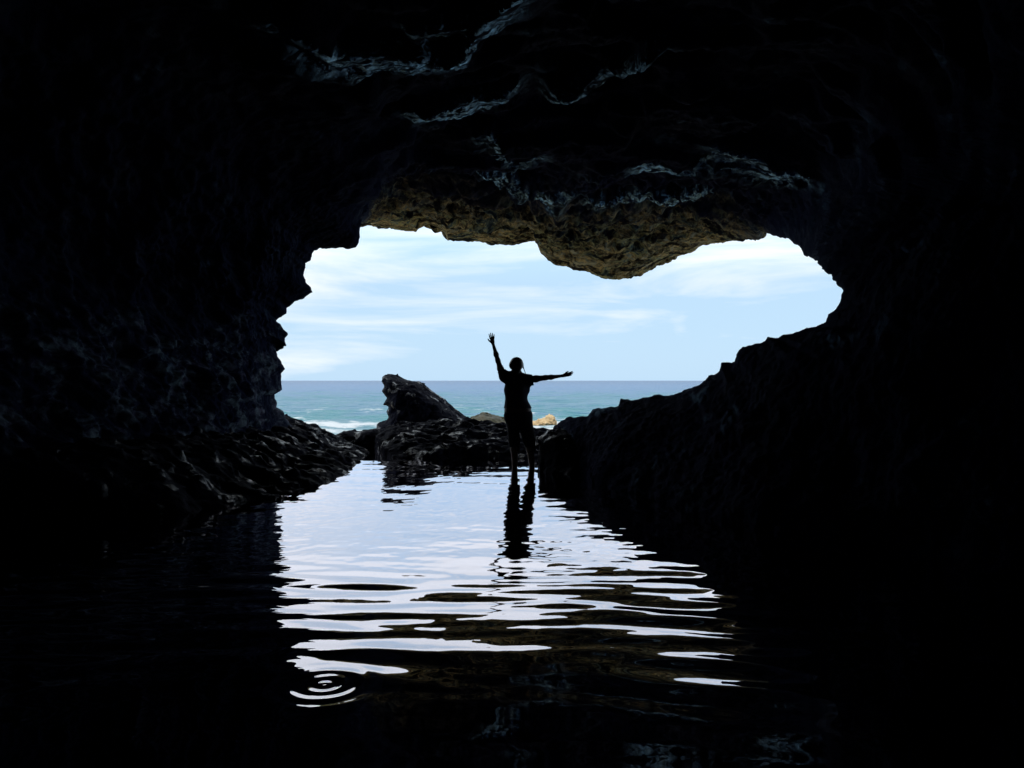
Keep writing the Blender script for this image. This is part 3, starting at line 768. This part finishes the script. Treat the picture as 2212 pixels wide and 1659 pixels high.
# loose trousers rolled to mid-calf
Q = Body((-.20, -.24, .02), (.48, .26, 1.0), VH)
Q.limb((.020, -.005, .90), (.130, -.005, .90), .118, .118, .05, (1, .92, 1))
Q.limb((.018, -.01, .74), (.158, -.01, .74), .136, .140, .06, (1, .92, 1))
Q.limb((.022, .0, .74), (.032, .025, .40), .118, .086, .04); Q.limb((.032, .025, .40), (.042, .010, .22), .086, .072, .03)
Q.limb((.172, .0, .74), (.252, .03, .40), .120, .084, .04); Q.limb((.252, .03, .40), (.276, .018, .22), .084, .068, .03)
Q.clip(lambda x, y, z: z - .955)
Q.clip(lambda x, y, z: .225 - z + .008 * np.sin(x * 50 + y * 40))
Q.clip(lambda x, y, z: .013 - np.abs(x - .112 - (.56 - z) * .14) - np.maximum(z - .53, 0) * 1.2)
g_ = np.meshgrid(*Q.ax, indexing='ij')
Q.d += (0.006 * fbm(g_[0] * 9, g_[1] * 9, g_[2] * 5, 2)).astype(np.float32)
body_part('trousers', Q, SHORTM)

# ------------------------------------------------------------------ sky and sun
SUN_EL, SUN_AZ = math.radians(52), math.radians(200)      # behind the cave, high
world = bpy.data.worlds.new('World'); scene.world = world; world.use_nodes = True
nt = world.node_tree; nt.nodes.clear()
out = nt.nodes.new('ShaderNodeOutputWorld'); bg = nt.nodes.new('ShaderNodeBackground'); bg.inputs[1].default_value = 0.1
sky = nt.nodes.new('ShaderNodeTexSky'); sky.sky_type = 'NISHITA'; sky.sun_disc = False
sky.sun_elevation = SUN_EL; sky.sun_rotation = SUN_AZ; sky.air_density = 1.0; sky.dust_density = 0.6; sky.ozone_density = 1.0
tc = nt.nodes.new('ShaderNodeTexCoord')
mpn = nt.nodes.new('ShaderNodeMapping'); mpn.inputs['Scale'].default_value = (2.6, 2.6, 21.0); mpn.inputs['Rotation'].default_value = (0, math.radians(2), 0)
nt.links.new(tc.outputs['Generated'], mpn.inputs[0])
c1 = noise_node(nt, mpn.outputs[0], 1.0, 7, 0.58, 0.45)
sz = nt.nodes.new('ShaderNodeSeparateXYZ'); nt.links.new(tc.outputs['Generated'], sz.inputs[0])
el = nt.nodes.new('ShaderNodeMapRange'); nt.links.new(sz.outputs[2], el.inputs[0]); el.inputs[1].default_value = 0.0; el.inputs[2].default_value = 0.22
el.inputs[3].default_value = -0.16; el.inputs[4].default_value = 0.16
xl = nt.nodes.new('ShaderNodeMapRange'); nt.links.new(sz.outputs[0], xl.inputs[0]); xl.inputs[1].default_value = -0.3; xl.inputs[2].default_value = 0.3
xl.inputs[3].default_value = 0.05; xl.inputs[4].default_value = -0.05
cm = mathn(nt, 'ADD', mathn(nt, 'ADD', c1, el.outputs[0]), xl.outputs[0])
pd = nt.nodes.new('ShaderNodeVectorMath'); pd.operation = 'DISTANCE'; nt.links.new(tc.outputs['Generated'], pd.inputs[0]); pd.inputs[1].default_value = (0.2087, 0.975, 0.0642)
pf = nt.nodes.new('ShaderNodeMapRange'); pf.interpolation_type = 'SMOOTHSTEP'; nt.links.new(pd.outputs['Value'], pf.inputs[0])
pf.inputs[1].default_value = 0.022; pf.inputs[2].default_value = 0.0; pf.inputs[3].default_value = 0; pf.inputs[4].default_value = 0.11
cm = mathn(nt, 'ADD', cm, pf.outputs[0])      # one small puff of cloud
cloud = ramp(nt, cm, [(0.43, (0, 0, 0)), (0.64, (1, 1, 1))])
base = nt.nodes.new('ShaderNodeMix'); base.data_type = 'RGBA'; base.inputs[0].default_value = 0.9
nt.links.new(sky.outputs[0], base.inputs[6]); base.inputs[7].default_value = (5.6, 7.95, 10.3, 1)
# whole sky brightened with height, added to lift its reflection in the pool
hi = ramp(nt, sz.outputs[2], [(0.12, (0.40, 0.40, 0.40)), (0.19, (0.47, 0.47, 0.47)), (0.25, (0.60, 0.60, 0.60)), (0.40, (0.85, 0.85, 0.85))])
mul = nt.nodes.new('ShaderNodeMix'); mul.data_type = 'RGBA'; mul.blend_type = 'MULTIPLY'; mul.inputs[0].default_value = 1
nt.links.new(mixc(nt, cloud, base.outputs[2], (9.2, 10.0, 10.6)), mul.inputs[6]); nt.links.new(hi, mul.inputs[7])
sc_ = nt.nodes.new('ShaderNodeVectorMath'); sc_.operation = 'SCALE'; sc_.inputs['Scale'].default_value = 2.5
nt.links.new(mul.outputs[2], sc_.inputs[0]); nt.links.new(sc_.outputs[0], bg.inputs[0])
nt.links.new(bg.outputs[0], out.inputs[0])

ld = bpy.data.lights.new('sun', 'SUN'); ld.energy = 3.5; ld.angle = math.radians(0.5); ld.color = (1, 0.95, 0.86)
lo = bpy.data.objects.new('sun', ld); COL.objects.link(lo)
sd = Vector((math.sin(SUN_AZ) * math.cos(SUN_EL), math.cos(SUN_AZ) * math.cos(SUN_EL), math.sin(SUN_EL)))
lo.rotation_euler = sd.to_track_quat('Z', 'Y').to_euler(); lo.location = (0, -20, 40)

# ------------------------------------------------------------------ camera
cd = bpy.data.cameras.new('camera'); cam = bpy.data.objects.new('camera', cd); COL.objects.link(cam)
cam.location = (0, 0, EYE); cam.rotation_euler = (math.radians(90), 0, 0)
cd.sensor_width = 36; cd.lens = 36 / (2212 * K)
cd.shift_y = -(829.5 - 822) / 2212
cd.clip_start = 0.05; cd.clip_end = 60000
scene.camera = cam
scene.view_settings.view_transform = 'Standard'; scene.view_settings.look = 'None'
scene.view_settings.exposure = 0; scene.view_settings.gamma = 1
